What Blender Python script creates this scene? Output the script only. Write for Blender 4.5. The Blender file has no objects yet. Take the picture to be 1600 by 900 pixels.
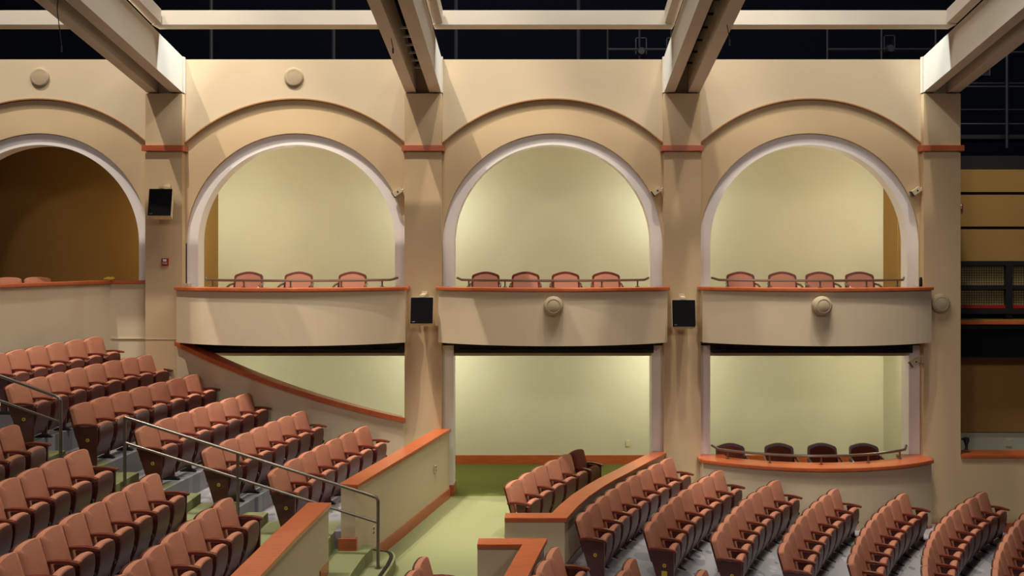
import bpy, bmesh, math, random
from mathutils import Vector, Matrix
random.seed(7)
scn = bpy.context.scene
COL = scn.collection
PI = math.pi
F, CX, HZ, D, CZ = 1530.0, 845.0, 398.0, 17.0, 4.2

def W(px, py, Y):
    return ((px - CX) * Y / F, Y, CZ - (py - HZ) * Y / F)

# ------------------------------------------------------------ materials
def srgb(c):
    out = []
    for v in c:
        v = v / 255.0
        out.append(v / 12.92 if v <= 0.04045 else ((v + 0.055) / 1.055) ** 2.4)
    return (out[0], out[1], out[2], 1.0)

def mat(name, c, rough=0.6, metal=0.0, var=0.06, scale=3.0, bump=0.0, bscale=200.0, spec=0.5, coat=0.0):
    m = bpy.data.materials.new(name); m.use_nodes = True
    nt = m.node_tree; b = nt.nodes['Principled BSDF']
    b.inputs['Roughness'].default_value = rough
    b.inputs['Metallic'].default_value = metal
    b.inputs['Specular IOR Level'].default_value = spec
    if coat: b.inputs['Coat Weight'].default_value = coat
    tc = nt.nodes.new('ShaderNodeTexCoord')
    n = nt.nodes.new('ShaderNodeTexNoise'); n.inputs['Scale'].default_value = scale; n.inputs['Detail'].default_value = 4
    nt.links.new(tc.outputs['Object'], n.inputs['Vector'])
    r = nt.nodes.new('ShaderNodeValToRGB')
    col = srgb(c)
    r.color_ramp.elements[0].position = 0.3; r.color_ramp.elements[1].position = 0.7
    r.color_ramp.elements[0].color = tuple(x * (1 - var) for x in col[:3]) + (1,)
    r.color_ramp.elements[1].color = tuple(min(1, x * (1 + var)) for x in col[:3]) + (1,)
    nt.links.new(n.outputs['Fac'], r.inputs['Fac'])
    nt.links.new(r.outputs['Color'], b.inputs['Base Color'])
    if bump:
        n2 = nt.nodes.new('ShaderNodeTexNoise'); n2.inputs['Scale'].default_value = bscale; n2.inputs['Detail'].default_value = 3
        nt.links.new(tc.outputs['Object'], n2.inputs['Vector'])
        bp = nt.nodes.new('ShaderNodeBump'); bp.inputs['Strength'].default_value = bump; bp.inputs['Distance'].default_value = 0.01
        nt.links.new(n2.outputs['Fac'], bp.inputs['Height']); nt.links.new(bp.outputs['Normal'], b.inputs['Normal'])
    return m

def wood(name, c1, c2, rough=0.3, scl=(1.5, 14, 14), coat=0.3):
    m = mat(name, c1, rough, coat=coat)
    nt = m.node_tree; b = nt.nodes['Principled BSDF']
    tc = nt.nodes.new('ShaderNodeTexCoord'); mp = nt.nodes.new('ShaderNodeMapping'); mp.inputs['Scale'].default_value = scl
    n = nt.nodes.new('ShaderNodeTexNoise'); n.inputs['Scale'].default_value = 2.5; n.inputs['Detail'].default_value = 6; n.inputs['Distortion'].default_value = 0.6
    r = nt.nodes.new('ShaderNodeValToRGB'); r.color_ramp.elements[0].position = 0.3; r.color_ramp.elements[1].position = 0.72
    r.color_ramp.elements[0].color = srgb(c2); r.color_ramp.elements[1].color = srgb(c1)
    nt.links.new(tc.outputs['Object'], mp.inputs['Vector']); nt.links.new(mp.outputs['Vector'], n.inputs['Vector'])
    nt.links.new(n.outputs['Fac'], r.inputs['Fac']); nt.links.new(r.outputs['Color'], b.inputs['Base Color'])
    return m

def grey_carpet():
    m = mat('grey_carpet', (150, 150, 150), 0.95, spec=0.1)
    nt = m.node_tree; b = nt.nodes['Principled BSDF']
    tc = nt.nodes.new('ShaderNodeTexCoord')
    last = None
    base = nt.nodes.new('ShaderNodeRGB'); base.outputs[0].default_value = srgb((150, 148, 148)); last = base.outputs[0]
    for k, (sc, colr, lo) in enumerate([(2.6, (128, 126, 129), .36), (3.4, (168, 166, 166), .3), (4.6, (110, 110, 114), .22)]):
        mp = nt.nodes.new('ShaderNodeMapping'); mp.inputs['Scale'].default_value = (1.0, 0.75, 0.0); mp.inputs['Location'].default_value = (k * 3.3, k * 1.7, 0)
        mp.inputs['Rotation'].default_value = (0, 0, k * 0.9)
        v = nt.nodes.new('ShaderNodeTexVoronoi'); v.inputs['Scale'].default_value = sc; v.inputs['Randomness'].default_value = 0.8
        r = nt.nodes.new('ShaderNodeValToRGB'); r.color_ramp.elements[0].position = lo; r.color_ramp.elements[0].color = (0.85, .85, .85, 1)
        r.color_ramp.elements[1].position = lo + 0.03; r.color_ramp.elements[1].color = (0, 0, 0, 1)
        mx = nt.nodes.new('ShaderNodeMix'); mx.data_type = 'RGBA'
        mx.inputs['B'].default_value = srgb(colr)
        nt.links.new(tc.outputs['Object'], mp.inputs['Vector']); nt.links.new(mp.outputs['Vector'], v.inputs['Vector'])
        nt.links.new(v.outputs['Distance'], r.inputs['Fac']); nt.links.new(r.outputs['Color'], mx.inputs['Factor'])
        nt.links.new(last, mx.inputs['A']); last = mx.outputs['Result']
    nt.links.new(last, b.inputs['Base Color'])
    return m

M = {}
M['tan'] = mat('tan_paint', (202, 184, 153), 0.75, var=0.03, scale=1.2, bump=0.08, bscale=60, spec=0.25)
M['arch'] = mat('ochre_paint', (200, 175, 136), 0.75, var=0.03, scale=1.2, bump=0.08, bscale=60, spec=0.25)
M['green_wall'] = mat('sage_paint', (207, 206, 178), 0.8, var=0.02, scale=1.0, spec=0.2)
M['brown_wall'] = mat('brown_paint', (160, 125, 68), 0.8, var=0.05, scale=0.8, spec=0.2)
M['white'] = mat('white_plaster', (238, 232, 226), 0.7, var=0.02)
M['beam'] = mat('cream_plaster', (206, 197, 180), 0.7, var=0.03, scale=1.5)
M['cap'] = wood('cherry_cap', (192, 98, 54), (166, 78, 40), 0.35)
M['wood_dark'] = wood('mahogany', (80, 30, 24), (58, 20, 16), 0.32, (3, 3, 10))
M['arm'] = wood('red_mahogany', (112, 46, 34), (84, 32, 24), 0.25, (4, 10, 4))
M['fabric'] = mat('terracotta_fabric', (181, 121, 94), 0.9, var=0.12, scale=90, bump=0.4, bscale=350, spec=0.15)
M['pan'] = mat('brown_laminate', (90, 42, 36), 0.38, var=0.08, scale=5, spec=0.5)
M['darkfab'] = mat('brown_shaded_fabric', (104, 52, 38), 0.9, var=0.1, scale=80, spec=0.15)  # on the box armchairs this darker tone stands for shade
M['black'] = mat('black_metal', (22, 21, 22), 0.45, var=0.02)
M['blackbox'] = mat('black_cloth', (10, 10, 11), 0.9, var=0.02, spec=0.1)
M['rail'] = mat('bronze_rail', (128, 118, 108), 0.3, metal=0.8, var=0.04)
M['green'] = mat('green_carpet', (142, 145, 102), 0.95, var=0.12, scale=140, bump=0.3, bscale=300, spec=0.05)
M['greendark'] = mat('shaded_green_carpet', (100, 106, 54), 0.95, var=0.08, scale=90, spec=0.05)  # green carpet with the passage's shade put into the colour
M['grey'] = grey_carpet()
M['brass'] = mat('brass', (214, 184, 70), 0.35, metal=0.5, var=0.03)
M['red'] = mat('red_plastic', (150, 28, 22), 0.4)
M['beige'] = mat('beige_plastic', (206, 190, 158), 0.5, var=0.02)
M['discbeige'] = mat('beige_grille', (168, 150, 120), 0.7, var=0.03, scale=60)
M['navy'] = mat('navy_black_paint', (5, 9, 20), 0.9, var=0.1, scale=0.5, spec=0.1)
M['navybar'] = mat('dark_steel', (22, 23, 32), 0.6, var=0.1)
M['plate'] = mat('dark_plate', (60, 55, 40), 0.5)
M['ivory'] = mat('ivory_plate', (214, 208, 170), 0.5)
M['silver'] = mat('pale_metal', (215, 220, 222), 0.4, var=0.02)
M['slot'] = mat('black_slot', (13, 12, 13), 0.7)

def mesh_screen():
    m = mat('wire_screen', (150, 135, 80), 0.8)
    nt = m.node_tree; b = nt.nodes['Principled BSDF']
    tc = nt.nodes.new('ShaderNodeTexCoord')
    br = nt.nodes.new('ShaderNodeTexBrick'); br.offset = 0; br.inputs['Scale'].default_value = 1
    br.inputs['Brick Width'].default_value = 0.045; br.inputs['Row Height'].default_value = 0.045; br.inputs['Mortar Size'].default_value = 0.006
    br.inputs['Color1'].default_value = srgb((140, 126, 74)); br.inputs['Color2'].default_value = srgb((128, 118, 70)); br.inputs['Mortar'].default_value = srgb((50, 42, 26))
    sx = nt.nodes.new('ShaderNodeSeparateXYZ'); cx_ = nt.nodes.new('ShaderNodeCombineXYZ')
    nt.links.new(tc.outputs['Object'], sx.inputs[0]); nt.links.new(sx.outputs['X'], cx_.inputs['X']); nt.links.new(sx.outputs['Z'], cx_.inputs['Y'])
    nt.links.new(cx_.outputs[0], br.inputs['Vector']); nt.links.new(br.outputs['Color'], b.inputs['Base Color'])
    return m
M['screen'] = mesh_screen()
M['bead'] = mat('brown_bead', (160, 112, 66), 0.5)
M['fabric2'] = mat('rose_fabric', (172, 116, 94), 0.9, var=0.1, scale=80, spec=0.15)

# ------------------------------------------------------------ mesh builder
class MB:
    def __init__(s): s.v = []; s.f = []
    def add(s, vs, fs):
        o = len(s.v); s.v += [tuple(v) for v in vs]; s.f += [tuple(i + o for i in f) for f in fs]; return s
    def box(s, x0, x1, y0, y1, z0, z1):
        return s.add([(x0,y0,z0),(x1,y0,z0),(x1,y1,z0),(x0,y1,z0),(x0,y0,z1),(x1,y0,z1),(x1,y1,z1),(x0,y1,z1)],
                     [(0,3,2,1),(4,5,6,7),(0,1,5,4),(1,2,6,5),(2,3,7,6),(3,0,4,7)])
    def prism(s, pts, a, b, axis='y'):
        """polygon pts (2d) extruded along axis between a and b"""
        n = len(pts)
        def p(u, w, t):
            return {'y': (u, t, w), 'x': (t, u, w), 'z': (u, w, t)}[axis]
        vs = [p(u, w, a) for u, w in pts] + [p(u, w, b) for u, w in pts]
        fs = [tuple(range(n)), tuple(range(2*n-1, n-1, -1))] + [(i, (i+1) % n, n+(i+1) % n, n+i) for i in range(n)]
        return s.add(vs, fs)
    def tube(s, path, r, seg=8):
        path = [Vector(p) for p in path]; rings = []
        for i, p in enumerate(path):
            t = (path[min(i+1, len(path)-1)] - path[max(i-1, 0)]).normalized()
            up = Vector((0,0,1)) if abs(t.z) < 0.9 else Vector((1,0,0))
            a = t.cross(up).normalized(); b = t.cross(a)
            rings.append([p + (a*math.cos(2*PI*k/seg) + b*math.sin(2*PI*k/seg))*r for k in range(seg)])
        vs = [v for rg in rings for v in rg]; fs = []
        for i in range(len(rings)-1):
            for k in range(seg):
                fs.append((i*seg+k, i*seg+(k+1)%seg, (i+1)*seg+(k+1)%seg, (i+1)*seg+k))
        fs.append(tuple(range(seg))); fs.append(tuple((len(rings)-1)*seg+k for k in range(seg-1,-1,-1)))
        return s.add(vs, fs)
    def strip(s, path, off0, off1, z0, z1):
        """solid wall following plan path; off0/off1 = offsets along left normal; z0,z1 scalars or lists"""
        n = len(path); L = []
        for i in range(n):
            a = path[max(i-1,0)]; b = path[min(i+1,n-1)]
            dx, dy = b[0]-a[0], b[1]-a[1]; l = math.hypot(dx, dy); nx, ny = -dy/l, dx/l
            if 0 < i < n-1:
                d1 = (path[i][0]-a[0], path[i][1]-a[1]); d2 = (b[0]-path[i][0], b[1]-path[i][1])
                l1 = math.hypot(*d1); l2 = math.hypot(*d2)
                n1 = (-d1[1]/l1, d1[0]/l1); n2 = (-d2[1]/l2, d2[0]/l2)
                nx, ny = n1[0]+n2[0], n1[1]+n2[1]; l = math.hypot(nx, ny); nx /= l; ny /= l
                k = 1/max(.4, nx*n1[0]+ny*n1[1]); nx *= k; ny *= k
            za = z0[i] if isinstance(z0, (list, tuple)) else z0
            zb = z1[i] if isinstance(z1, (list, tuple)) else z1
            x, y = path[i]
            L.append([(x+nx*off0, y+ny*off0, za), (x+nx*off1, y+ny*off1, za), (x+nx*off1, y+ny*off1, zb), (x+nx*off0, y+ny*off0, zb)])
        vs = [v for q in L for v in q]; fs = []
        for i in range(n-1):
            for k in range(4):
                fs.append((i*4+k, i*4+(k+1)%4, (i+1)*4+(k+1)%4, (i+1)*4+k))
        fs.append((3,2,1,0)); fs.append(tuple((n-1)*4+k for k in range(4)))
        return s.add(vs, fs)
    def crowned(s, prof, hw, crown, zc, n=8):
        """profile (x,z) swept over y in [-hw,hw]; parts above zc drop toward the sides"""
        m = len(prof); vs = []; fs = []
        for i in range(n+1):
            y = -hw + 2*hw*i/n; q = abs(y/hw)
            for x, z in prof:
                k = max(0, min(1, (z - zc)/.06))
                vs.append((x, y, z - crown*k*q**2.2))
        for i in range(n):
            for k in range(m): fs.append((i*m+k, i*m+(k+1) % m, (i+1)*m+(k+1) % m, (i+1)*m+k))
        fs.append(tuple(range(m))); fs.append(tuple(n*m+k for k in range(m-1, -1, -1)))
        return s.add(vs, fs)
    def grid(s, rows):
        m = len(rows[0]); vs = [p for r in rows for p in r]; fs = []
        for i in range(len(rows)-1):
            for j in range(m-1):
                fs.append((i*m+j, i*m+j+1, (i+1)*m+j+1, (i+1)*m+j))
        return s.add(vs, fs)
    def lathe(s, prof, c=(0,0,0), axis='y', seg=28):
        rings = []
        for r, t in prof:
            rg = []
            for k in range(seg):
                a = 2*PI*k/seg; u, w = r*math.cos(a), r*math.sin(a)
                rg.append({'y': (c[0]+u, c[1]+t, c[2]+w), 'z': (c[0]+u, c[1]+w, c[2]+t), 'x': (c[0]+t, c[1]+u, c[2]+w)}[axis])
            rings.append(rg)
        vs = [v for r in rings for v in r]; fs = []
        for i in range(len(rings)-1):
            for k in range(seg):
                fs.append((i*seg+k, i*seg+(k+1)%seg, (i+1)*seg+(k+1)%seg, (i+1)*seg+k))
        fs.append(tuple(range(seg))); fs.append(tuple((len(rings)-1)*seg+k for k in range(seg-1,-1,-1)))
        return s.add(vs, fs)
    def build(s, name, m, parent=None, smooth=False, bevel=0.0, bseg=2, subsurf=0):
        me = bpy.data.meshes.new(name); me.from_pydata(s.v, [], s.f); me.update()
        bm = bmesh.new(); bm.from_mesh(me); bmesh.ops.recalc_face_normals(bm, faces=bm.faces)
        if bevel:
            es = [e for e in bm.edges if len(e.link_faces) == 2 and e.calc_face_angle(0) > 0.6]
            bmesh.ops.bevel(bm, geom=es, offset=bevel, segments=bseg, profile=0.6, affect='EDGES', clamp_overlap=True)
        bm.to_mesh(me); bm.free()
        me.materials.append(M[m])
        o = bpy.data.objects.new(name, me); COL.objects.link(o)
        if smooth or bevel:
            for p in me.polygons: p.use_smooth = True
            try:
                me.set_sharp_from_angle(angle=0.7)
            except Exception: pass
        if bevel:
            wn = o.modifiers.new('weighted', 'WEIGHTED_NORMAL'); wn.keep_sharp = True
        if parent: o.parent = parent
        return o

def tag(o, label=None, cat=None, group=None, kind=None):
    if label: o['label'] = label
    if cat: o['category'] = cat
    if group: o['group'] = group
    if kind: o['kind'] = kind
    return o
def empty(name, loc=(0,0,0), rz=0, **kw):
    o = bpy.data.objects.new(name, None); o.empty_display_size = 0.1; COL.objects.link(o)
    o.location = loc; o.rotation_euler = (0, 0, rz); tag(o, **kw); return o

# ------------------------------------------------------------ building frame
PX = [-10.97, -6.5, -2.03, 2.44, 6.92]          # pier centres
BX = [-8.735, -4.265, 0.205, 4.68]              # bay centres
ZTOP = 7.59
ZC = 4.4                                        # arch spring height

def arch_wall(cx, x0, x1, r, zb, zt, y0, y1, seg=40, side=None):
    """wall slab x0..x1, zb..zt with a round-headed opening radius r, legs to zb; returns MB"""
    mb = MB(); pts = []
    for i in range(seg+1):
        a = PI - PI*i/seg; pts.append((cx + r*math.cos(a), ZC + r*math.sin(a)))
    for y in (y0, y1):
        pass
    # build as quads between opening outline and outer rectangle
    outl = [(cx - r, zb)] + pts + [(cx + r, zb)]
    outer = [(x0, zb)]
    for (u, w) in pts:
        # project outward to rectangle
        a = math.atan2(w - ZC, u - cx); ca, sa = math.cos(a), math.sin(a)
        tx = ((x1 - cx) / ca) if ca > 1e-6 else ((x0 - cx) / ca if ca < -1e-6 else 1e9)
        tz = (zt - ZC) / sa if sa > 1e-6 else 1e9
        t = min(tx, tz); outer.append((cx + ca*t, ZC + sa*t))
    outer.append((x1, zb))
    n = len(outl)
    vs = [(u, y0, w) for u, w in outl] + [(u, y0, w) for u, w in outer] + [(u, y1, w) for u, w in outl] + [(u, y1, w) for u, w in outer]
    fs = []
    for i in range(n-1):
        fs.append((i, i+1, n+i+1, n+i)); fs.append((2*n+i, 3*n+i, 3*n+i+1, 2*n+i+1))
        fs.append((i, 2*n+i, 2*n+i+1, i+1))
        fs.append((n+i, n+i+1, 3*n+i+1, 3*n+i))
    mb.add(vs, fs)
    return mb

# side wall: arch-wall (recessed) and spandrels above the segmental arches
wl = MB()
ZG = 2.42
for i, cx in enumerate(BX):
    x0, x1 = PX[i] + 0.3, PX[i+1] - 0.3
    a = arch_wall(cx, x0, x1, 1.915, 2.6, 7.0, 17.045, 17.2); wl.add(a.v, a.f)
arch_o = wl.build('wall_side', 'arch', smooth=False)
tag(arch_o, 'ochre recessed arch walls framing the four round-headed box openings', 'wall', kind='structure')
sp = MB()
for i, cx in enumerate(BX):
    x0, x1 = PX[i] + 0.3, PX[i+1] - 0.3
    c0, rise = 1.915, 0.78; R = (c0*c0 + rise*rise) / (2*rise); zs = 6.12
    n = 40; top = []; bot = []
    for k in range(n+1):
        u = -c0 + 2*c0*k/n
        z = zs + math.sqrt(max(R*R - u*u, 0)) - (R - rise)
        bot.append((cx+u, z)); top.append((cx+u, ZTOP))
    bot[0] = (x0, zs); bot[-1] = (x1, zs); top[0] = (x0, ZTOP); top[-1] = (x1, ZTOP)
    m_ = n + 1
    vs = [(u, 17.0, w) for u, w in bot] + [(u, 17.0, w) for u, w in top] + [(u, 17.3, w) for u, w in bot] + [(u, 17.3, w) for u, w in top]
    fs = []
    for k in range(n):
        fs += [(k, k+1, m_+k+1, m_+k), (2*m_+k, 3*m_+k, 3*m_+k+1, 2*m_+k+1), (k, 2*m_+k, 2*m_+k+1, k+1), (m_+k, m_+k+1, 3*m_+k+1, 3*m_+k)]
    fs += [(0, m_, 3*m_, 2*m_), (n, 2*m_+n, 3*m_+n, m_+n)]
    sp.add(vs, fs)
    # slim moulding following the segmental arch
    arc = [(u, w) for u, w in bot]
    mm = MB()
    loop = []
    for k in range(len(arc)):
        a0 = arc[max(k-1, 0)]; b0 = arc[min(k+1, len(arc)-1)]
        dx, dz = b0[0]-a0[0], b0[1]-a0[1]; l = math.hypot(dx, dz); nx, nz = -dz/l, dx/l
        u, w = arc[k]
        loop.append([(u, 16.985, w-0.004), (u + nx*0.016, 16.985, w + nz*0.016), (u + nx*0.016, 17.02, w + nz*0.016), (u, 17.02, w-0.004)])
    vs = [p for q in loop for p in q]; fs = []
    for k in range(len(loop)-1):
        for j in range(4): fs.append((k*4+j, k*4+(j+1) % 4, (k+1)*4+(j+1) % 4, (k+1)*4+j))
    mm.add(vs, fs)
    o = mm.build('arch_moulding', 'bead'); tag(o, ['thin wooden bead over the arch at far left', 'thin wooden bead curving over the arch left of centre', 'thin wooden bead curving over the centre arch', 'thin wooden bead curving over the arch at far right'][i], 'moulding', 'arch mouldings')
o = sp.build('wall_upper', 'tan'); tag(o, 'light tan spandrel wall above the arches, ending at the dark ceiling void', 'wall', kind='structure')

# white arch surrounds
side_names = ['far left arch', 'arch left of centre', 'centre arch', 'arch at far right']
for i, cx in enumerate(BX):
    mb = MB(); seg = 48; ro, ri = 1.93, 1.718; y0, y1 = 17.10, 17.40; zb = 3.55
    prof = [(PI, zb)]
    def ring(r):
        p = [(cx - r, zb)]
        for k in range(seg+1):
            a = PI - PI*k/seg; p.append((cx + r*math.cos(a), ZC + r*math.sin(a)))
        p.append((cx + r, zb)); return p
    A, B = ring(ri), ring(ro); n = len(A)
    vs = [(u, y0, w) for u, w in A] + [(u, y0, w) for u, w in B] + [(u, y1, w) for u, w in A] + [(u, y1, w) for u, w in B]; fs = []
    for k in range(n-1):
        fs += [(k, k+1, n+k+1, n+k), (2*n+k, 3*n+k, 3*n+k+1, 2*n+k+1), (k, 2*n+k, 2*n+k+1, k+1), (n+k, n+k+1, 3*n+k+1, 3*n+k)]
    fs += [(0, n, 3*n, 2*n), (n-1, 3*n-1, 4*n-1, 2*n-1)]
    mb.add(vs, fs)
    o = mb.build('arch_surround', 'white', smooth=True); tag(o, 'white plaster surround of the ' + side_names[i], 'arch surround', 'white arch surrounds')

# piers
pier_names = ['', 'tan column left of the two leftmost full arches, speaker box high on it', 'tan column between second and centre arch, speaker box at mid height',
              'tan column between centre and right arch, speaker box at mid height', 'tan column at the dark stage opening, disc speaker at mid height']
for i in (1, 2, 3, 4):
    x = PX[i]; e = empty('column', (x, 17, -1.2), label=pier_names[i], cat='column', group='tall tan columns')
    MB().box(-.32, .32, -.12, .6, 0, 6.98+1.2 - 1.02).box(-.32, .32, -.12, .6, 7.2, 6.98+1.2).box(-.305, .305, -.105, .6, 7.15, 7.21).build('shaft', 'arch', e, bevel=0.008)
    MB().box(-.32, .32, -.02, .6, 8.18, ZTOP+1.2-.001).build('upper_block', 'tan', e)
    MB().box(-.365, .365, -.17, .3, 7.185, 7.285).build('capital', 'cap', e, bevel=0.006)
    if i == 4:
        pass

# ------------------------------------------------------------ balconies
def plan(cx, a=1.945, b=0.68, y0=16.63, n=28):
    R = (a*a + b*b) / (2*b); out = []
    th = math.asin(a / R)
    for k in range(n+1):
        t = -th + 2*th*k/n
        out.append((cx + R*math.sin(t), y0 + (R - b) - R*math.cos(t) ))
    return out
BC = {1: -4.245, 2: 0.205, 3: 4.69}
bnames = {1: 'curved tan balcony left of centre, above the sloping capped wall', 2: 'curved tan balcony in the centre bay with one disc speaker', 3: 'curved tan balcony in the right bay above the lower box'}
for i, cx in BC.items():
    p = plan(cx)
    e = empty('balcony', (0, 0, 0), label=bnames[i], cat='balcony', group='curved upper balconies')
    full = [(p[0][0], 17.0)] + p + [(p[-1][0], 17.0)]
    mb = MB().strip(p, 0.0, 0.14, 2.71, 3.6)
    mb.box(p[0][0], p[0][0]+.14, 16.63, 16.9, 2.71, 3.6).box(p[-1][0]-.14, p[-1][0], 16.63, 16.9, 2.71, 3.6)
    mb.build('front_panel', 'tan', e)
    MB().strip(p, -0.05, 0.28, 3.6, 3.655).box(p[0][0]-.05, p[0][0]+.2, 16.66, 16.9, 3.6, 3.655).box(p[-1][0]-.2, p[-1][0]+.05, 16.66, 16.9, 3.6, 3.655).build('cap', 'cap', e, bevel=0.012)
    # deck between the arc and the wall
    v = [(x, y + .1, 2.75) for x, y in p] + [(x, 17.3, 2.75) for x, y in p] + [(x, y + .1, 2.9) for x, y in p] + [(x, 17.3, 2.9) for x, y in p]
    n = len(p); fs = []
    for k in range(n-1):
        fs += [(k, k+1, n+k+1, n+k), (2*n+k, 3*n+k, 3*n+k+1, 2*n+k+1)]
    MB().add(v, fs).build('deck', 'tan', e)

# balcony hand rails
def balcony_rail(cx, z, zb, label, xl, xr, group='dark rails on the box ledges'):
    e = empty('ledge_rail', (0, 0, 0), label=label, cat='railing', group=group)
    a = (xr - xl) / 2; cx = (xl + xr) / 2
    p = plan(cx, a - .1, 0.52, 16.72)
    path = [(p[0][0] - .12, p[0][1] + .22, z + .03), (p[0][0] - .03, p[0][1] + .03, z)] + [(x, y, z) for x, y in p[1:-1]] + [(p[-1][0] + .03, p[-1][1] + .03, z), (p[-1][0] + .12, p[-1][1] + .22, z + .03)]
    MB().tube(path, 0.022).build('top_rail', 'rail', e, smooth=True)
    for k in (1, 7, 14, 21, 27):
        x, y = p[k]
        MB().tube([(x, y, z), (x + .0, y + .0, zb)], 0.014, 6).tube([(x, y, zb), (x, y, zb + .012)], .035, 10).build('post', 'rail', e, smooth=True)
    return e
balcony_rail(0, 3.77, 3.655, 'dark rail on the balcony ledge left of centre', -5.78, -2.5)
balcony_rail(0, 3.77, 3.655, 'dark rail on the centre balcony ledge', -1.42, 1.84)
balcony_rail(0, 3.77, 3.655, 'dark rail on the right upper balcony ledge', 2.98, 6.26)

# loge box (lower right bay)
p = plan(BC[3])
e = empty('box_parapet', (0, 0, 0), label='lower curved box front with wide orange ledge, right bay', cat='parapet')
MB().strip(p, 0.0, 0.16, -1.2, .67).box(p[0][0], p[0][0]+.16, 16.63, 16.9, -1.2, .67).box(p[-1][0]-.16, p[-1][0], 16.63, 16.9, -1.2, .67).build('front_panel', 'tan', e)
MB().strip(p, -0.05, 0.40, .67, .73).box(p[0][0]-.05, p[0][0]+.45, 16.66, 17.06, .671, .729).box(p[-1][0]-.45, p[-1][0]+.05, 16.66, 17.06, .671, .729).build('cap', 'cap', e, bevel=0.012)
MB().strip(p, -0.012, 0.0, -1.0, -.40).build('baseboard', 'cap', e)
v = [(x, y + .12, -.15) for x, y in p] + [(x, 17.3, -.15) for x, y in p] + [(x, y + .12, 0) for x, y in p] + [(x, 17.3, 0) for x, y in p]
n = len(p); fs = []
for k in range(n-1):
    fs += [(k, k+1, n+k+1, n+k), (2*n+k, 3*n+k, 3*n+k+1, 2*n+k+1)]
MB().add(v, fs).build('deck', 'green', e)
balcony_rail(0, .87, .73, 'dark rail on the wide orange ledge of the lower box', 2.98, 6.3)

# sloping capped wall in second bay
p = plan(-4.31, 1.96, 0.4, 16.88, n=40)
xs = [q[0] for q in p]; x0_, x1_ = xs[0], xs[-1]
zt = [2.64 - (x - x0_) / (x1_ - x0_) * 1.33 - .05 * math.sin(PI * (x - x0_) / (x1_ - x0_)) for x in xs]
e = empty('sloping_wall', (0, 0, 0), label='curved tan wall under a sloping orange rail behind the upper left seats', cat='wall')
MB().strip(p, 0.0, 0.14, 0.2, zt).build('front_panel', 'tan', e)
MB().strip(p, -0.07, 0.22, zt, [z + .085 for z in zt]).build('cap', 'cap', e, bevel=0.01)

# ------------------------------------------------------------ lower portals, headers, slots
# jambs / headers between piers at lower level
for i, (xa, xb) in {1: (-6.18, -2.35), 2: (-1.71, 2.12), 3: (2.76, 6.6)}.items():
    e = empty('portal_frame', (0, 0, 0), label=['', 'pale header over the opening behind the sloping wall', 'pale grey portal frame around the centre passage', 'pale grey frame around the lower right box opening'][i], cat='portal frame', group='lower portal frames')
    jw = .19
    MB().box(xa, xb, 17.14, 17.42, 2.43, 2.62).build('header', 'tan', e)
    zb = {1: .5, 2: 0.0, 3: 0.0}[i]
    MB().box(xa, xa + jw, 17.05, 17.42, zb, 2.62).build('jamb', 'white', e)
    if i != 1:
        MB().box(xb - jw, xb, 17.05, 17.42, zb, 2.62).build('jamb', 'white', e)
    if i == 2:
        MB().box(xa - .01, xa + jw + .015, 17.02, 17.45, 0.0, .19).build('base_block', 'cap', e, bevel=.004)
        MB().box(xb - jw - .015, xb + .01, 17.02, 17.45, 0.0, .19).build('base_block', 'cap', e, bevel=.004)
    s = empty('curtain_track', (0, 0, 0), label=['', 'long black track under the balcony left of centre', 'long black track over the centre passage', 'long black track over the lower right box'][i], cat='track', group='black tracks under the balconies')
    xl, xr = (xa + jw + (.02 if i != 1 else .0), xb - jw + .02 if i != 1 else xb - .02)
    MB().box(xl, xr, 16.93, 17.13, 2.50, 2.66).build('housing', 'slot', s)
    k = xl + .3
    while k < xr - .2:
        MB().box(k, k + .03, 16.9, 16.93, 2.53, 2.6).build('bracket', 'black', s); k += .55
    MB().box(xl + .1, xr - .1, 16.9, 16.92, 2.545, 2.565).build('guide_rail', 'black', s)

# slab between levels, corridor shell
o = MB().box(-6.49, 6.89, 17.24, 19.8, 2.62, 2.9).build('ceiling', 'tan'); tag(o, 'slab between lower passage and upper boxes', 'ceiling', kind='structure')
o = MB().box(-13.5, 6.89, 17.3, 19.8, 7.1, 7.2).build('ceiling', 'tan'); tag(o, 'ceiling of the upper boxes', 'ceiling', kind='structure')
o = MB().box(-6.49, 6.89, 19.7, 19.8, 0, 7.2).build('wall_corridor', 'green_wall'); tag(o, 'pale sage back wall behind the arches, glowing at the sides', 'wall', kind='structure')
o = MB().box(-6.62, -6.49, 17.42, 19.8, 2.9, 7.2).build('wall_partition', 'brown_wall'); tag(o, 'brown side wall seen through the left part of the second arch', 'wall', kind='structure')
o = MB().box(-6.62, -6.49, 17.42, 19.8, 0, 2.9).build('wall_partition', 'green_wall'); tag(o, 'side wall closing the lower passage at the left', 'wall', kind='structure')
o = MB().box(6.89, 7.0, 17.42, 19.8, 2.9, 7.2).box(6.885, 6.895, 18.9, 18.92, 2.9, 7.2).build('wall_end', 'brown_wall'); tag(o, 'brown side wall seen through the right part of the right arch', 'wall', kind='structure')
o = MB().box(6.89, 7.0, 17.42, 19.8, 0, 2.9).build('wall_end', 'green_wall'); tag(o, 'yellow-green side wall at the right of the lower box', 'wall', kind='structure')
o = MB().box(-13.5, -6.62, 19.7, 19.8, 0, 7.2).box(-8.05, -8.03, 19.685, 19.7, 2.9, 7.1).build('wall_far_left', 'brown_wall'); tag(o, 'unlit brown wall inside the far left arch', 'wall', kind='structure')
o = MB().box(-6.4, 6.85, 19.66, 19.7, 0.0, .17).build('baseboard_corridor', 'cap'); tag(o, 'orange wooden baseboard along the passage back wall', 'baseboard', kind='structure')
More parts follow.
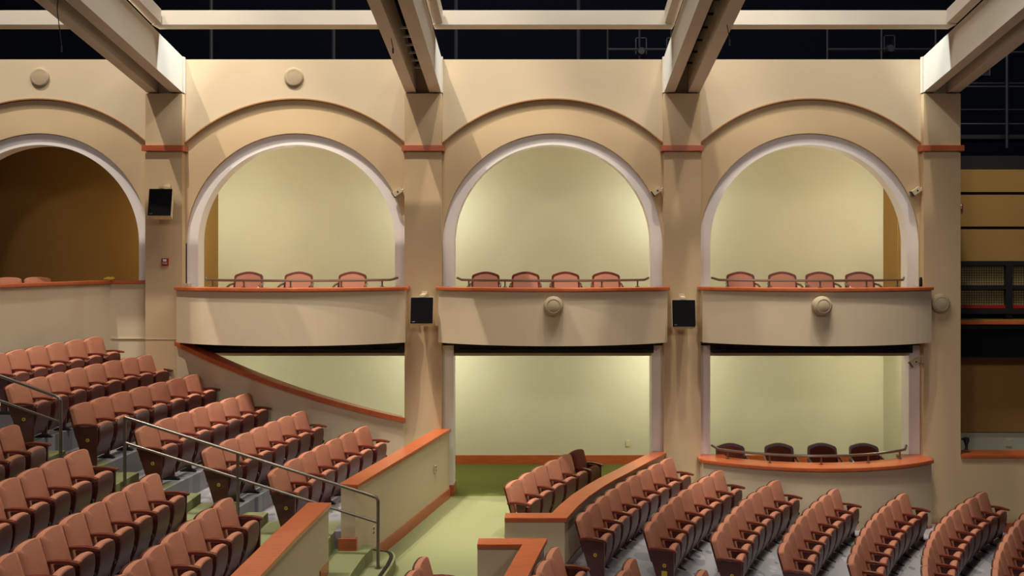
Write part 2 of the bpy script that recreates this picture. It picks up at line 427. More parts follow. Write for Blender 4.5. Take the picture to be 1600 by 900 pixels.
o = MB().box(-6.49, 6.89, 17.43, 19.7, -.15, -.002).box(-1.71, 2.12, 17.0, 17.43, -.15, -.002).build('floor_corridor', 'greendark'); tag(o, 'green passage carpet behind the portal, shade put into its colour', 'floor', kind='structure')
o = MB().box(.85+.86, .93+.86, 19.68, 19.7, .35, .47).build('wall_outlet', 'ivory'); tag(o, 'ivory socket plate low on the sage passage wall', 'outlet')

# ------------------------------------------------------------ bay 1 parapet (rear balcony)
e = empty('rear_parapet', (0, 0, 0), label='tan parapet with orange rail below the far left dark arch', cat='parapet')
pp = [(-8.75, 12.0), (-8.38, 13.6), (-8.2, 14.7), (-7.95, 15.7), (-7.70, 16.5), (-7.48, 17.0)]
MB().strip(pp, 0, .12, 1.6, 3.7).box(-7.48, -6.82, 17.0, 17.12, 1.6, 3.7).build('panel', 'tan', e)
MB().strip(pp, -.05, .18, 3.7, 3.755).box(-7.5, -6.82, 16.95, 17.14, 3.7, 3.755).build('cap', 'cap', e, bevel=.01)
o = MB().box(-7.6, -6.8, 16.98, 17.1, 2.0, 2.16).box(-6.8, -6.16, 16.8, 16.9, 1.72, 1.88).build('baseboard_left', 'cap'); tag(o, 'short orange baseboards stepping down behind the top left seats', 'baseboard', kind='structure')
o = MB().box(-7.46, -6.2, 16.985, 17.0, 2.74, 2.755).box(-6.82, -6.18, 16.872, 16.88, 2.74, 2.752).build('trim_1', 'tan'); tag(o, 'thin horizontal joint line in the tan wall at left', 'trim', kind='structure')
o = MB().box(-6.82, -6.1, 16.95, 17.3, 1.2, 3.7).box(-10, -6.82, 17.13, 17.2, 2.4, 3.69).build('wall_left', 'tan'); tag(o, 'tan wall under the far left arch behind the top row', 'wall', kind='structure')
o = MB().box(-11, -7.3, 17.15, 19.7, 2.7, 2.9).build('floor_rear_balcony', 'brown_wall'); tag(o, 'floor of the rear balcony inside the far left arch', 'floor', kind='structure')
mb = MB(); 
for a in range(5):
    mb.tube([(-7.55 + a*.03, 16.93, 3.775), (-7.5 + a*.03, 16.95, 3.80 + .012*(a % 2))], .018, 8)
o = mb.build('cable_coil', 'brass', smooth=True); tag(o, 'small tangled pale cable lying on the far left orange rail', 'cable')

# ------------------------------------------------------------ roof beams
def beam(i, label, flip):
    x = PX[i]; sl = .165
    e = empty('roof_beam', (0, 0, 0), label=label, cat='beam', group='paired cream roof beams')
    L = 10.0
    def member(xa, xb, name):
        ya, yb = 17.06, 17.06 - L
        pts = [(ya, 6.98), (yb, 6.98 + sl*L), (yb, 6.98 + sl*L + .62), (ya, 7.60)]
        return MB().prism(pts, xa, xb, 'x').build(name, 'beam', e, bevel=.004)
    member(x - .31, x - .125, 'girder'); member(x + .105, x + .31, 'girder')
    MB().prism([(ya_ , 7.50 + sl*(17.06-ya_)) for ya_ in (17.0, 7.1)] + [(ya_, 7.53 + sl*(17.06-ya_)) for ya_ in (7.1, 17.0)], x - .13, x + .11, 'x').build('cover_strip', 'blackbox', e)
    # upper flange on the outer sides, toward the room centre
    s = 1 if flip else -1
    xa = x + s*.31; xb = x + s*.47
    ya, yb = 15.55, 7.06
    pts = [(ya, 7.88), (yb, 7.88 + sl*(ya-yb)), (yb, 8.10 + sl*(ya-yb)), (ya, 8.10)]
    MB().prism(pts, min(xa, xb), max(xa, xb), 'x').build('side_flange', 'beam', e)
    # end plate on the wall
    MB().box(min(x+s*.31, x+s*.335), max(x+s*.31, x+s*.335), 16.9, 16.99, 7.0, 7.62).build('end_trim', 'beam', e)
    if i == 2:
        for k in range(6):
            y = 16.6 - k*.34; z = 7.2 + sl*(17-y)
            MB().box(x - .12, x + .1, y, y + .05, z + .1, z + .13).build('cross_slat', 'silver', e)
    elif i == 1:
        for k in range(5):
            y = 16.55 - k*.42; z = 7.15 + sl*(17-y)
            MB().box(x - .12, x + .1, y, y + .14, z + .1, z + .13).build('cross_slat', 'silver', e)
    else:
        for k in range(9):
            y = 16.4 - k*.5; z = 7.2 + sl*(17-y)
            MB().box(x - .12, x + .1, y, y + .05, z + .1, z + .13).build('cross_slat', 'black', e)
    return e
beam(1, 'cream double roof beam at upper left, slanting to the left', True)
beam(2, 'cream double roof beam landing on the column between second and centre arch', True)
beam(3, 'cream double roof beam landing on the column between centre and right arch', False)
beam(4, 'cream double roof beam at upper right, landing by the stage opening', False)
pl = ['far left', 'between the first and second beams', 'between the second and third beams', 'between the third and right beams']
for k, (xa, xb) in enumerate([(-11.5, PX[1]-.31), (PX[1]+.31, PX[2]-.31), (PX[2]+.31, PX[3]-.31), (PX[3]+.31, PX[4]-.31)]):
    o = MB().box(xa, xb, 15.58, 15.9, 7.86, 8.09).build('roof_purlin', 'beam', bevel=.004)
    tag(o, 'horizontal cream cross beam ' + pl[k], 'beam', 'horizontal cross beams')
# hanging cables
for k, (px_, y0_, y1_, Y) in enumerate([(95, 0, 72, 13.3), (613, 52, 75, 14.5), (1139, 30, 62, 14.0)]):
    x, Y, z0 = W(px_, y0_ - 20, Y); _, _, z1 = W(px_, y1_, Y)
    e = empty('hanging_cable', (0, 0, 0), label=['thin dark cable dangling beside the upper left beam', 'thin dark cable dangling in front of the second beam', 'thin dark cable dangling in front of the third beam'][k], cat='cable', group='cables hanging from the beams')
    MB().tube([(x, Y, z0 + .3), (x - .05, Y, (z0+z1)/2 + .1), (x + .01, Y, z1)], .006, 6).build('wire', 'black', e, smooth=True)
    MB().tube([(x + .01, Y, z1), (x + .01, Y, z1 - .08)], .013, 8).build('plug', 'black', e, smooth=True)

# dark void above the wall, catwalks
o = MB().box(-20, 20, 24, 24.2, -2, 18).build('wall_void', 'navy'); tag(o, 'navy-black upper void wall', 'wall', kind='structure')
mb = []
def catwalk(x0, x1, Y, z, label):
    e = empty('catwalk', (0, 0, 0), label=label, cat='catwalk', group='dark catwalks in the ceiling void')
    MB().box(x0, x1, Y, Y + .6, z, z + .08).build('deck', 'navybar', e)
    for r in (.55, 1.05):
        MB().tube([(x0, Y, z + r), (x1, Y, z + r)], .022, 6).build('guard_rail', 'navybar', e, smooth=True)
    x = x0
    while x <= x1 + .01:
        MB().tube([(x, Y, z), (x, Y, z + 1.05)], .022, 6).build('post', 'navybar', e, smooth=True); x += (x1 - x0) / 3
    return e
catwalk(1.4, 3.4, 20.5, 7.95, 'dim dark catwalk above the centre arch, left of the third beam')
catwalk(6.0, 9.4, 20.5, 7.95, 'dim dark catwalk above the right arch')
catwalk(7.7, 12.5, 18.6, 6.4, 'dark railed catwalk beside the stage at far right')
e = empty('pipe_grid', (0, 0, 0), label='dark steel pipe grid at upper right beyond the last beam', cat='pipe grid')
for z in (8.0, 7.35, 6.65):
    MB().tube([(7.3, 18.4, z), (12, 18.4, z)], .025, 6).build('pipe', 'navybar', e, smooth=True)
for x in (8.75, 9.9):
    MB().tube([(x, 18.38, 6.2), (x, 18.38, 9)], .03, 6).build('pipe', 'navybar', e, smooth=True)
for k in range(5):
    x = -7 + k*2.6
    o = MB().tube([(x, 20.8, 7.4), (x, 20.8, 11)], .04, 6).build('hanging_pipe', 'navybar', smooth=True)
    tag(o, 'thin dark vertical pipe in the ceiling void, %s' % ['far left', 'left of the second beam', 'right of the second beam', 'above the centre arch', 'right of the third beam'][k], 'pipe', 'pipes in the void')
# stage lights barely visible in the void
for k, (x, z) in enumerate([(2.1, 8.45), (2.75, 8.45), (8.2 - .9, 8.5)]):
    e = empty('stage_light', (x, 20.4, z), label=['left dark spotlight hanging by the catwalk above the centre arch', 'right dark spotlight hanging by the catwalk above the centre arch', 'dark spotlight hanging above the right arch'][k], cat='spotlight', group='dark stage lights')
    MB().lathe([(.07, 0), (.09, .05), (.09, .3), (.11, .34), (.11, .4)], axis='y', seg=16).build('barrel', 'navybar', e, smooth=True)
    MB().box(-.12, -.1, .1, .2, -.05, .3).box(.1, .12, .1, .2, -.05, .3).box(-.12, .12, .1, .2, .28, .3).build('yoke', 'navybar', e)

# ------------------------------------------------------------ stage-side section at far right
xs0, xs1 = 7.24, 12.5
YS = 17.5
def zz(y, Y=YS): return CZ - (y - HZ) * Y / F
for k, (a, b) in enumerate([(265, 300), (304.5, 354), (358.5, 408)]):
    o = MB().box(xs0, xs1, YS + .3, YS + .38, zz(b, YS+.3), zz(a, YS+.3)).build('acoustic_panel', 'brown_wall', bevel=.006)
    tag(o, ['topmost', 'middle', 'lowest'][k] + ' of three tan horizontal wall panels at right edge', 'wall panel', 'horizontal acoustic panels')
o = MB().box(xs0, xs1, YS + .38, YS + .6, zz(560), zz(240)).build('wall_stage', 'slot'); tag(o, 'black recess behind the stage-side panels', 'wall', kind='structure')
e = empty('wire_screen_unit', (0, 0, 0), label='black metal frame with wire screens at the right edge', cat='screen')
for a, b in ((408, 415), (446, 452)):
    MB().box(xs0, xs1, YS + .2, YS + .28, zz(b, YS+.2), zz(a, YS+.2)).build('frame_bar', 'black', e, bevel=.004)
xv = (1577 - CX) * (YS + .2) / F
MB().box(xv - .06, xv + .06, YS + .19, YS + .27, zz(500), zz(408)).build('upright', 'black', e, bevel=.004)
for a, b in ((415, 446), (452, 478)):
    MB().box(xs0, xs1, YS + .29, YS + .295, zz(b, YS+.29), zz(a, YS+.29)).build('wire_screen', 'screen', e)
MB().box(xs0, xs1, YS + .22, YS + .29, zz(483), zz(478)).build('lower_strip', 'red', e)
MB().box(xs0, xs1, YS + .1, YS + .2, zz(491), zz(484)).build('rail', 'black', e)
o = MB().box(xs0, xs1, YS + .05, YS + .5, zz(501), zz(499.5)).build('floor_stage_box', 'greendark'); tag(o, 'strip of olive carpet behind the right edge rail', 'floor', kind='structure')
o = MB().box(xs0, xs1, YS - .1, YS + .1, zz(506.5), zz(500)).build('wooden_ledge', 'cap', bevel=.008); tag(o, 'upper orange wooden ledge at the right edge', 'ledge')
e = empty('screen_box', (0, 0, 0), label='black recessed box under the upper ledge at right edge', cat='box')
MB().box(xs0, xs1, YS, YS + .3, zz(559), zz(508)).build('housing', 'slot', e)
MB().box(xs0 + .15, xs1, YS - .03, YS, zz(556), zz(514)).build('front_panel', 'blackbox', e)
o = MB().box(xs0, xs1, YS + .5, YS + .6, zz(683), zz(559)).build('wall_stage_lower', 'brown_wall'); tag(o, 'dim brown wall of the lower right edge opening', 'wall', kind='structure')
o = MB().box(xs0, xs1, YS + .55, YS + .65, zz(720), zz(681)).build('wall_stage_wainscot', 'green_wall'); tag(o, 'pale strip of wall above the lower right ledge', 'wall', kind='structure')
x = (1576 - CX) * 18.05 / F
o = MB().box(x - .05, x + .05, 18.03, 18.05, zz(698, 18), zz(687, 18)).build('wall_outlet', 'ivory'); tag(o, 'pale double switch plate on the wall strip at right edge', 'outlet')
x, _, z = W(1508, 702, 17.1)
e = empty('lamp_bracket', (x, 17.05, z), label='small black knobbed fixture on the lower orange ledge at right', cat='fixture')
MB().lathe([(.035, 0), (.02, .03), (.03, .1), (.05, .16), (.05, .21), (.02, .22)], axis='z', seg=14).build('body', 'black', e, smooth=True)
MB().tube([(-.08, 0, .19), (0, 0, .18)], .02).build('arm', 'black', e, smooth=True)
e = empty('side_wall', (0, 0, 0), label='tan lower wall with orange ledge at the right edge', cat='wall')
MB().box(7.235, xs1, 16.875, 17.15, -1.6, .70).build('panel', 'arch', e)
MB().box(7.24, xs1, 16.84, 17.3, .70, .755).build('cap', 'cap', e, bevel=.01)
MB().box(6.6, xs1, 16.855, 16.875, -1.4, -.42).build('baseboard', 'cap', e)
MB().box(7.24, 7.3, 17.0, 17.15, .7, .9).build('stub', 'tan', e)

# ------------------------------------------------------------ rows of seats: image measurements -> world
def cc(o, s, pts): return [(o[0] + x/s, o[1] + y/s) for x, y in pts]
RW = {}
RW['A'] = (cc((880,700),5.145,[(150,525),(225,453),(300,393),(385,335),(460,277),(550,227),(640,177),(730,130),(825,85)]), 3.39)
RW['B'] = (cc((1000,725),5.145,[(75,472),(130,400),(200,332),(270,268),(345,210),(430,160),(520,103),(610,58)]), 3.46)
RW['C'] = (cc((1100,725),5.145,[(95,555),(145,482),(200,412),(255,350),(320,288),(395,232),(475,185),(555,135)]), 3.61)
RW['D'] = (cc((1200,725),5.145,[(120,645),(155,565),(205,495),(260,425),(320,365),(380,308),(445,255),(520,205)]), 3.74)
RW['E'] = (cc((1300,725),5.145,[(160,742),(190,660),(220,587),(260,522),(310,460),(355,402),(415,343),(480,290),(555,243)]), 3.88)
RW['F'] = (cc((1400,740),5.625,[(250,835),(260,740),(265,665),(295,590),(335,515),(375,445),(440,383),(505,325),(565,265),(655,215),(740,168)]), 4.02)
RW['G'] = (cc((1400,740),5.625,[(870,850),(880,770),(895,690),(930,610),(980,540),(1020,475),(1070,413),(1125,358),(1185,303)]), 4.16)
RW['L7'] = (cc((410,650),5.145,[(110,418),(235,347),(345,292),(450,238),(560,185),(675,137),(790,88)]), 2.83)
RW['L6'] = (cc((300,600),5.145,[(150,500),(285,445),(410,397),(515,350),(630,303),(740,262),(850,222)]), 2.58)
RW['L5'] = (cc((200,580),5.145,[(135,435),(290,380),(420,335),(550,293),(680,252),(800,217),(920,182)]), 2.31)
RW['L4'] = ([(125,629.5),(155,621),(185,612.5),(215,605),(245,597.5),(272.5,591),(298,585.5)], 2.01)
RW['L3'] = ([(25,597.5),(55,589),(87.5,582),(115,575.5),(145,569),(172.5,563),(200,558.5),(226,555)], 1.72)
RW['L2'] = ([(-8,553),(24,546),(54,541),(85,536),(115,531),(145,526)], 1.36)
RW['N0'] = ([(-62,692),(-26,678),(10,665.6)], 2.01)
RW['N1'] = ([(-58,780),(-24,764),(10,749),(42.5,734),(80,718),(117.5,704.5)], 2.31)
RW['N2'] = ([(-28,893),(5,869),(37.5,845),(75,824.5),(112.5,805),(142.5,787.5),(175,770.5),(205,756),(232.5,742)], 2.58)
RW['N3'] = ([(177,903),(207.5,879),(237.5,855.5),(267.5,834),(292.5,815.5),(320,798),(347.5,780.5)], 2.83)
RW['V'] = ([(800,751),(822.5,740),(841,729),(860,719.5),(880,710.6),(901,703)], 3.40)
RW['M'] = ([(625,917),(641,895),(657,874)], 3.40)
RW['Q1'] = ([(832,903),(847,880),(862.5,859)], 3.39)
RW['Q2'] = ([(956,916),(969.5,895),(983,876)], 3.46)
RW['Q3'] = ([(1081,916),(1094,894.5)], 3.61)

def polyfit(ts, vs, deg):
    n = deg + 1
    A = [[sum(t**(i+j) for t in ts) for j in range(n)] for i in range(n)]
    b = [sum(v * t**i for t, v in zip(ts, vs)) for i in range(n)]
    for i in range(n):
        p_ = max(range(i, n), key=lambda r: abs(A[r][i])); A[i], A[p_] = A[p_], A[i]; b[i], b[p_] = b[p_], b[i]
        for r in range(i+1, n):
            k = A[r][i] / A[i][i]
            for c in range(i, n): A[r][c] -= k * A[i][c]
            b[r] -= k * b[i]
    x = [0]*n
    for i in range(n-1, -1, -1):
        x[i] = (b[i] - sum(A[i][c]*x[c] for c in range(i+1, n))) / A[i][i]
    return x
def pv(c, t): return sum(k * t**i for i, k in enumerate(c))

SE = {}                                              # row -> list of (x, y, z_floor, yaw)
for k, (pts, H) in RW.items():
    w = [((px_ - CX) * H / (py_ - HZ), F * H / (py_ - HZ)) for px_, py_ in pts]
    n = len(w)
    if n >= 5:
        deg = 2 if n < 7 else 3
        ts = [i / (n-1) for i in range(n)]
        cxs = polyfit(ts, [q[0] for q in w], deg); cys = polyfit(ts, [q[1] for q in w], deg)
        w = [(pv(cxs, t), pv(cys, t)) for t in ts]
    out = []
    for i in range(n):
        a = w[max(i-1, 0)]; b = w[min(i+1, n-1)]
        if n == 1: a, b = (0, 0), (0.3, 1)
        tx, ty = b[0]-a[0], b[1]-a[1]; l = math.hypot(tx, ty)
        yaw = math.atan2(ty, tx) - PI/2              # facing +x when the row runs along +y
        pitch = math.hypot(w[min(i+1, n-1)][0]-w[max(i-1,0)][0], w[min(i+1,n-1)][1]-w[max(i-1,0)][1]) / (min(i+1,n-1)-max(i-1,0)) if n > 1 else .5
        out.append((w[i][0], w[i][1], 3.4 - H, yaw, pitch))
    SE[k] = out

# ------------------------------------------------------------ theatre seat prototypes (face +x, row along y)
def rounded_slab(w, h, t, crown, side_r, n=12):
    """front outline (y,z) of a back rest with arched top"""
    pts = [(-w/2, 0)]
    z0 = h - crown - side_r
    pts.append((-w/2, z0))
    m = 16
    for i in range(m+1):
        u = -1 + 2*i/m
        y = (w/2) * math.sin(u*PI/2) if abs(u) < 1 else (w/2)*u
        q_ = min(1, abs(y/(w/2))); z = z0 + side_r * (1 - q_**6) ** (1/3.0) + crown * (1 - q_**2)
        pts.append((y, z))
    pts.append((w/2, z0)); pts.append((w/2, 0))
    out = []
    for p_ in pts:
        if not out or math.hypot(p_[0]-out[-1][0], p_[1]-out[-1][1]) > 1e-4: out.append(p_)
    return out

PW = 0.46      # seat width prototype
def seat_parts(kind):
    """returns list of (name, mb, material, kwargs, children)"""
    parts = []
    lean = math.radians(16)
    def leanT(x, y, z):          # local back coords -> seat coords; back bottom at z=.36
        return (x*math.cos(lean) - (z)*math.sin(lean) + .118, y, .375 + z*math.cos(lean) + x*math.sin(lean))
    H = .432
    # cushion of the back
    o = rounded_slab(PW - .02, H, .05, .022, .04)
    def slab(o, x0, x1, puff=0.0, inset=0.0):
        mb = MB(); n = len(o)
        cy = 0; cz = H*.5
        rings = []
        steps = [(x0, 1.0), (x0 + (x1-x0)*.75, 1.0), (x1, .93)] if puff else [(x0, 1.0), (x1, 1.0)]
        for (xx, s) in steps:
            rings.append([leanT(xx, y*s, cz + (z-cz)*(s if s == 1 else .955)) for y, z in o])
        vs = [v for r in rings for v in r]; fs = []
        for i in range(len(rings)-1):
            for k in range(n): fs.append((i*n+k, i*n+(k+1) % n, (i+1)*n+(k+1) % n, (i+1)*n+k))
        fs.append(tuple(range(n-1, -1, -1)))
        if puff:
            c = len(vs); vs.append(leanT(x1 + puff, 0, cz))
            L0 = (len(rings)-1)*n
            # inner ring
            inner = [leanT(x1 + puff*.8, y*.6, cz + (z-cz)*.6) for y, z in o]
            b0 = len(vs); vs += inner
            for k in range(n): fs.append((L0+k, L0+(k+1) % n, b0+(k+1) % n, b0+k))
            for k in range(n): fs.append((b0+k, b0+(k+1) % n, c))
        else:
            L0 = (len(rings)-1)*n; fs.append(tuple(range(L0, L0+n)))
        return mb.add(vs, fs)
    parts.append(('backrest', slab(o, -.03, .035, .012), 'fabric', dict(smooth=True)))
    oo = [(y*1.0, z*1.0 if z <= 0 else z) for y, z in rounded_slab(PW - .004, H + .006, .05, .022, .04)]
    parts.append(('back_shell', slab(oo, -.052, -.03), 'wood_dark', dict(smooth=True)))
    # tipped-up seat: cushion facing the back, laminate pan facing forward
    def curve_pan(xo, n=10):
        pts = []
        for i in range(n+1):
            t = i/n; z = .085 + .445*t
            x = xo + .035*math.sin(t*PI*.75) - .07*(1-t)**2.2
            pts.append((x, z))
        return pts
    outer = curve_pan(.345); inner = curve_pan(.325)
    backc = [(x - .085 + .02*(1-(z-.085)/.445), z) for x, z in outer]
    pan = MB().crowned([q for q in outer if q[1] < .535] + [q for q in backc if q[1] < .48][::-1], PW/2 - .052, .03, .42)
    parts.append(('seat_pan', pan, 'pan', dict(bevel=.010)))
    ci = None
    cush = [(.362, .488), (.366, .515), (.355, .540), (.325, .550), (.29, .538), (.262, .508), (.245, .44), (.235, .30), (.26, .30), (.285, .488)]
    parts.append(('seat_cushion', MB().crowned(cush, PW/2 - .058, .03, .42), 'fabric', dict(smooth=True, bevel=.008)))
    def armrest(y):
        pts = []
        top = [(.025, .535), (.09, .549), (.18, .557), (.27, .554), (.355, .542), (.395, .530)]
        bot = [(.395, .508), (.35, .512), (.25, .524), (.15, .525), (.035, .505)]
        return MB().prism(top + bot, y - .03, y + .03, 'y')
    def standard(y):
        mb = MB().prism([(.16, .515), (.32, .515), (.30, .30), (.285, .03), (.22, .03), (.20, .30)], y - .012, y + .012, 'y')
        return mb
    def foot(y):
        return MB().prism([(.12, 0.0), (.36, 0.0), (.36, .012), (.29, .05), (.2, .05), (.12, .012)], y - .02, y + .02, 'y')
    def hinge(y):
        return MB().lathe([(.02, -.022), (.032, -.018), (.032, .018), (.02, .022)], (.32, y, .27), 'y', 14)
    def panel(y):
        return MB().prism([(.04, .515), (.365, .515), (.362, .0), (.20, .0)], y - .016, y + .016, 'y')
    yn = -PW/2 - .002
    if kind == 'aisle_near':
        parts.append(('armrest', armrest(yn), 'arm', dict(bevel=.006)))
        parts.append(('end_panel', panel(yn), 'wood_dark', dict(bevel=.003)))
        parts.append(('number_disc', MB().lathe([(.024, 0), (.024, -.004)], (.245, yn - .016, .34), 'y', 20), 'brass', {}))
        parts.append(('number_mark', MB().lathe([(.009, 0), (.009, -.0016)], (.245, yn - .0202, .34), 'y', 12), 'plate', {}))
    else:
        parts.append(('armrest', armrest(yn), 'arm', dict(bevel=.006)))
        parts.append(('standard', standard(yn), 'wood_dark', {}))
        parts.append(('foot', foot(yn), 'black', dict(bevel=.004)))
        parts.append(('hinge', hinge(yn), 'black', dict(smooth=True)))
    yf = PW/2 + .002
    if kind == 'far_end':
        parts.append(('armrest', armrest(yf), 'arm', dict(bevel=.006)))
        parts.append(('standard', standard(yf), 'wood_dark', {}))
        parts.append(('foot', foot(yf), 'black', dict(bevel=.004)))
        parts.append(('hinge', hinge(yf), 'black', dict(smooth=True)))
    if kind == 'aisle_far':
        parts.append(('armrest', armrest(yf), 'arm', dict(bevel=.006)))
        parts.append(('end_panel', panel(yf), 'wood_dark', dict(bevel=.003)))
    return parts

PROTO = {}
def proto(kind):
    e = empty('theatre_seat')
    last = {}
    for name, mb, m_, kw in seat_parts(kind):
        host = {'number_disc': 'end_panel', 'number_mark': 'end_panel', 'foot': 'standard', 'hinge': 'standard'}.get(name)
        last[name] = mb.build(name, m_, last[host] if host else e, **kw)
    return e
first = {}
def copy_tree(o, parent=None):
    c = o.copy(); COL.objects.link(c)
    if parent: c.parent = parent
    for ch in [q for q in PROTO_CHILDREN[o.name]] if o.name in PROTO_CHILDREN else []:
        d = ch.copy(); COL.objects.link(d); d.parent = c
    return c
PROTO_CHILDREN = {}
SUB = {}
ORD = ['first', 'second', 'third', 'fourth', 'fifth', 'sixth', 'seventh', 'eighth', 'ninth', 'tenth', 'eleventh']
ROWDESC = {
 'A': ('right block, row beside curved parapet', 'near'), 'B': ('right block, second row rightward', 'near'),
 'C': ('right block, third row rightward', 'near'), 'D': ('right block, fourth row rightward', 'near'),
 'E': ('right block, fifth row rightward', 'near'), 'F': ('right block, sixth row rightward', 'near'),
 'G': ('right block, rightmost row', 'near'),
 'L7': ('upper left block, lowest row', 'near'), 'L6': ('upper left block, second row up', 'near'),
 'L5': ('upper left block, third row up', 'near'), 'L4': ('upper left block, fourth row up', 'near'),
 'L3': ('upper left block, fifth row up', 'near'), 'L2': ('upper left block, topmost row', 'near'),
 'N0': ('lower left block, topmost row', 'far'), 'N1': ('lower left block, second row down', 'far'),
 'N2': ('lower left block, third row down', 'far'), 'N3': ('lower left block, lowest row', 'far'),
 'V': ('short row inside curved parapet', 'near'), 'M': ('bottom centre green carpet row', 'far'),
 'Q1': ('bottom row by low parapet corner', 'far'), 'Q2': ('bottom edge, left of yellow-plate seat', 'far'), 'Q3': ('bottom edge, right of yellow-plate seat', 'far')}
def seat(kind, loc, yaw, sy, label, group):
    if kind not in first:
        e = proto(kind); first[kind] = e
        PROTO_CHILDREN[e.name] = []
        if not PROTO_CHILDREN[e.name]:
            PROTO_CHILDREN[e.name] = [o for o in COL.objects if o.parent == e]
        for ch in PROTO_CHILDREN[e.name]:
            SUB[ch.name] = [o for o in COL.objects if o.parent == ch]
        r = e; kids = PROTO_CHILDREN[e.name]
    else:
        src = first[kind]; r = src.copy(); COL.objects.link(r); kids = []
        for ch in PROTO_CHILDREN[src.name]:
            d = ch.copy(); COL.objects.link(d); d.parent = r; kids.append(d)
            for g in SUB.get(ch.name, []):
                q = g.copy(); COL.objects.link(q); q.parent = d
    r.location = loc; r.rotation_euler = (0, 0, yaw); r.scale = (1, sy, 1)
    r['label'] = label; r['category'] = 'seat'; r['group'] = group
    return r, kids
for k, lst in SE.items():
    desc, aisle = ROWDESC[k]; n = len(lst)
    for i, (x, y, z, yaw, pitch) in enumerate(lst):
        kind = 'middle'
        if aisle == 'near' and i == 0 and k not in ('L2', 'G'): kind = 'aisle_near'
        if aisle == 'near' and i == n-1: kind = 'far_end' if k != 'V' else 'aisle_far'
        if aisle == 'far' and i == n-1: kind = 'aisle_far'
        if k == 'V' and i == 0: kind = 'middle'
        idx = i if aisle == 'near' else n-1-i
        pos = {'near': 'from the front end', 'far': 'from the far end'}[aisle]
        if k == 'V' and i == n-1:
            lab = 'darkest reddish brown folding seat, far end of the short row inside the curved parapet'
        elif k == 'B' and i == 0:
            lab = 'terracotta aisle seat with yellow square plate under its yellow disc'
        else:
            lab = 'terracotta folding seat, %s %s, %s' % (ORD[idx], {'near': 'from near end', 'far': 'from far end'}[aisle], desc)
        r, kids = seat(kind, (x, y, z + .004), yaw, min(1.12, max(.93, pitch / .475)), lab, 'seats, ' + desc)
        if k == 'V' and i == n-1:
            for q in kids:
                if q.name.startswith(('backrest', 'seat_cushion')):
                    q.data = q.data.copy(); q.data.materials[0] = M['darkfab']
        if k == 'B' and i == 0:
            MB().box(.21, .28, -PW/2 - .024, -PW/2 - .018, .19, .27).build('notice_plate', 'brass', r)

# ------------------------------------------------------------ box armchairs (moveable chairs)
def armchair(first_=None, mats=('fabric', 'arm')):
    e = empty('box_armchair')
    w, h = .56, .42
    o = [(-.25, 0), (-.275, .12), (-.262, .33)] + [(-.24 + .48*i/10, .36 + .055*math.sin(PI*i/10)) for i in range(11)] + [(.262, .33), (.275, .12), (.25, 0)]
    def up(y, z, x): return (y, .02 + x + .10*z/.4, .50 + z)
    n = len(o)
    inner = [(y*.86, .02 + (z-.02)*.88 + .005) for y, z in o]
    vs = [up(y, z, 0) for y, z in o] + [up(y, z, 0) for y, z in inner] + [up(y, z, .05) for y, z in o] + [up(y, z, .05) for y, z in inner]
    fs = []
    for k in range(n):
        j = (k+1) % n
        fs += [(k, j, n+j, n+k), (2*n+k, 3*n+k, 3*n+j, 2*n+j), (k, 2*n+k, 2*n+j, j), (n+k, n+j, 3*n+j, 3*n+k)]
    MB().add(vs, fs).build('back_frame', mats[1], e, smooth=True)
    vs = [up(y, z, -.01) for y, z in inner] + [up(y, z, .045) for y, z in inner]
    fs = [tuple(range(n)), tuple(range(2*n-1, n-1, -1))] + [(k, (k+1) % n, n+(k+1) % n, n+k) for k in range(n)]
    MB().add(vs, fs).build('back_cushion', mats[0], e, smooth=True)
    MB().box(-.25, .25, -.46, .04, .40, .50).build('seat_cushion', mats[0], e, bevel=.03)
    for s in (-1, 1):
        MB().tube([(s*.275, .06, .70), (s*.285, -.15, .69), (s*.285, -.36, .655), (s*.28, -.40, .60)], .021, 8).build('armrest', mats[1], e, smooth=True)
        MB().tube([(s*.27, -.40, .60), (s*.26, -.42, .0)], .02, 8).build('leg', mats[1], e, smooth=True)
        MB().tube([(s*.25, .03, .52), (s*.25, .08, .0)], .02, 8).build('leg', mats[1], e, smooth=True)
    return e
def place_armchairs(specs, zf, Y, mats, group, src=None):
    base = None
    for (px_, lab) in specs:
        x = (px_ - CX) * (Y - .1) / F
        if base is None:
            base = armchair(mats=mats); kids = [o for o in COL.objects if o.parent == base]; r = base
        else:
            r = base.copy(); COL.objects.link(r)
            for ch in kids:
                d = ch.copy(); COL.objects.link(d); d.parent = r
        r.location = (x, Y, zf); r.rotation_euler = (0, 0, (px_ - CX) / 1530 * -.3); r['label'] = lab; r['category'] = 'armchair'; r['group'] = group
        r.scale = (.94, 1, 1)
bal = 'terracotta armchair behind the '
place_armchairs([(384, bal + 'left balcony ledge, leftmost of three'), (463, bal + 'left balcony ledge, middle of three'), (548, bal + 'left balcony ledge, rightmost of three'),
                 (758, bal + 'centre balcony ledge, leftmost of four'), (821, bal + 'centre balcony ledge, second from left'), (884, bal + 'centre balcony ledge, third from left'), (948, bal + 'centre balcony ledge, rightmost of four'),
                 (1160, bal + 'right balcony ledge, leftmost of four'), (1226, bal + 'right balcony ledge, second from left'), (1285, bal + 'right balcony ledge, third from left'), (1348, bal + 'right balcony ledge, rightmost of four')],
                2.985, 17.35, ('fabric2', 'arm'), 'armchairs on the upper balconies')
dk = 'armchair coloured shade-dark in the lower right box, '
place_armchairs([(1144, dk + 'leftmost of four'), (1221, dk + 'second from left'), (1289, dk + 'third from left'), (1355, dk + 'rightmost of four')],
                0.0, 16.95, ('darkfab', 'wood_dark'), 'armchairs in the lower box')  # dark fabric and frame carry the box's shade in their colour
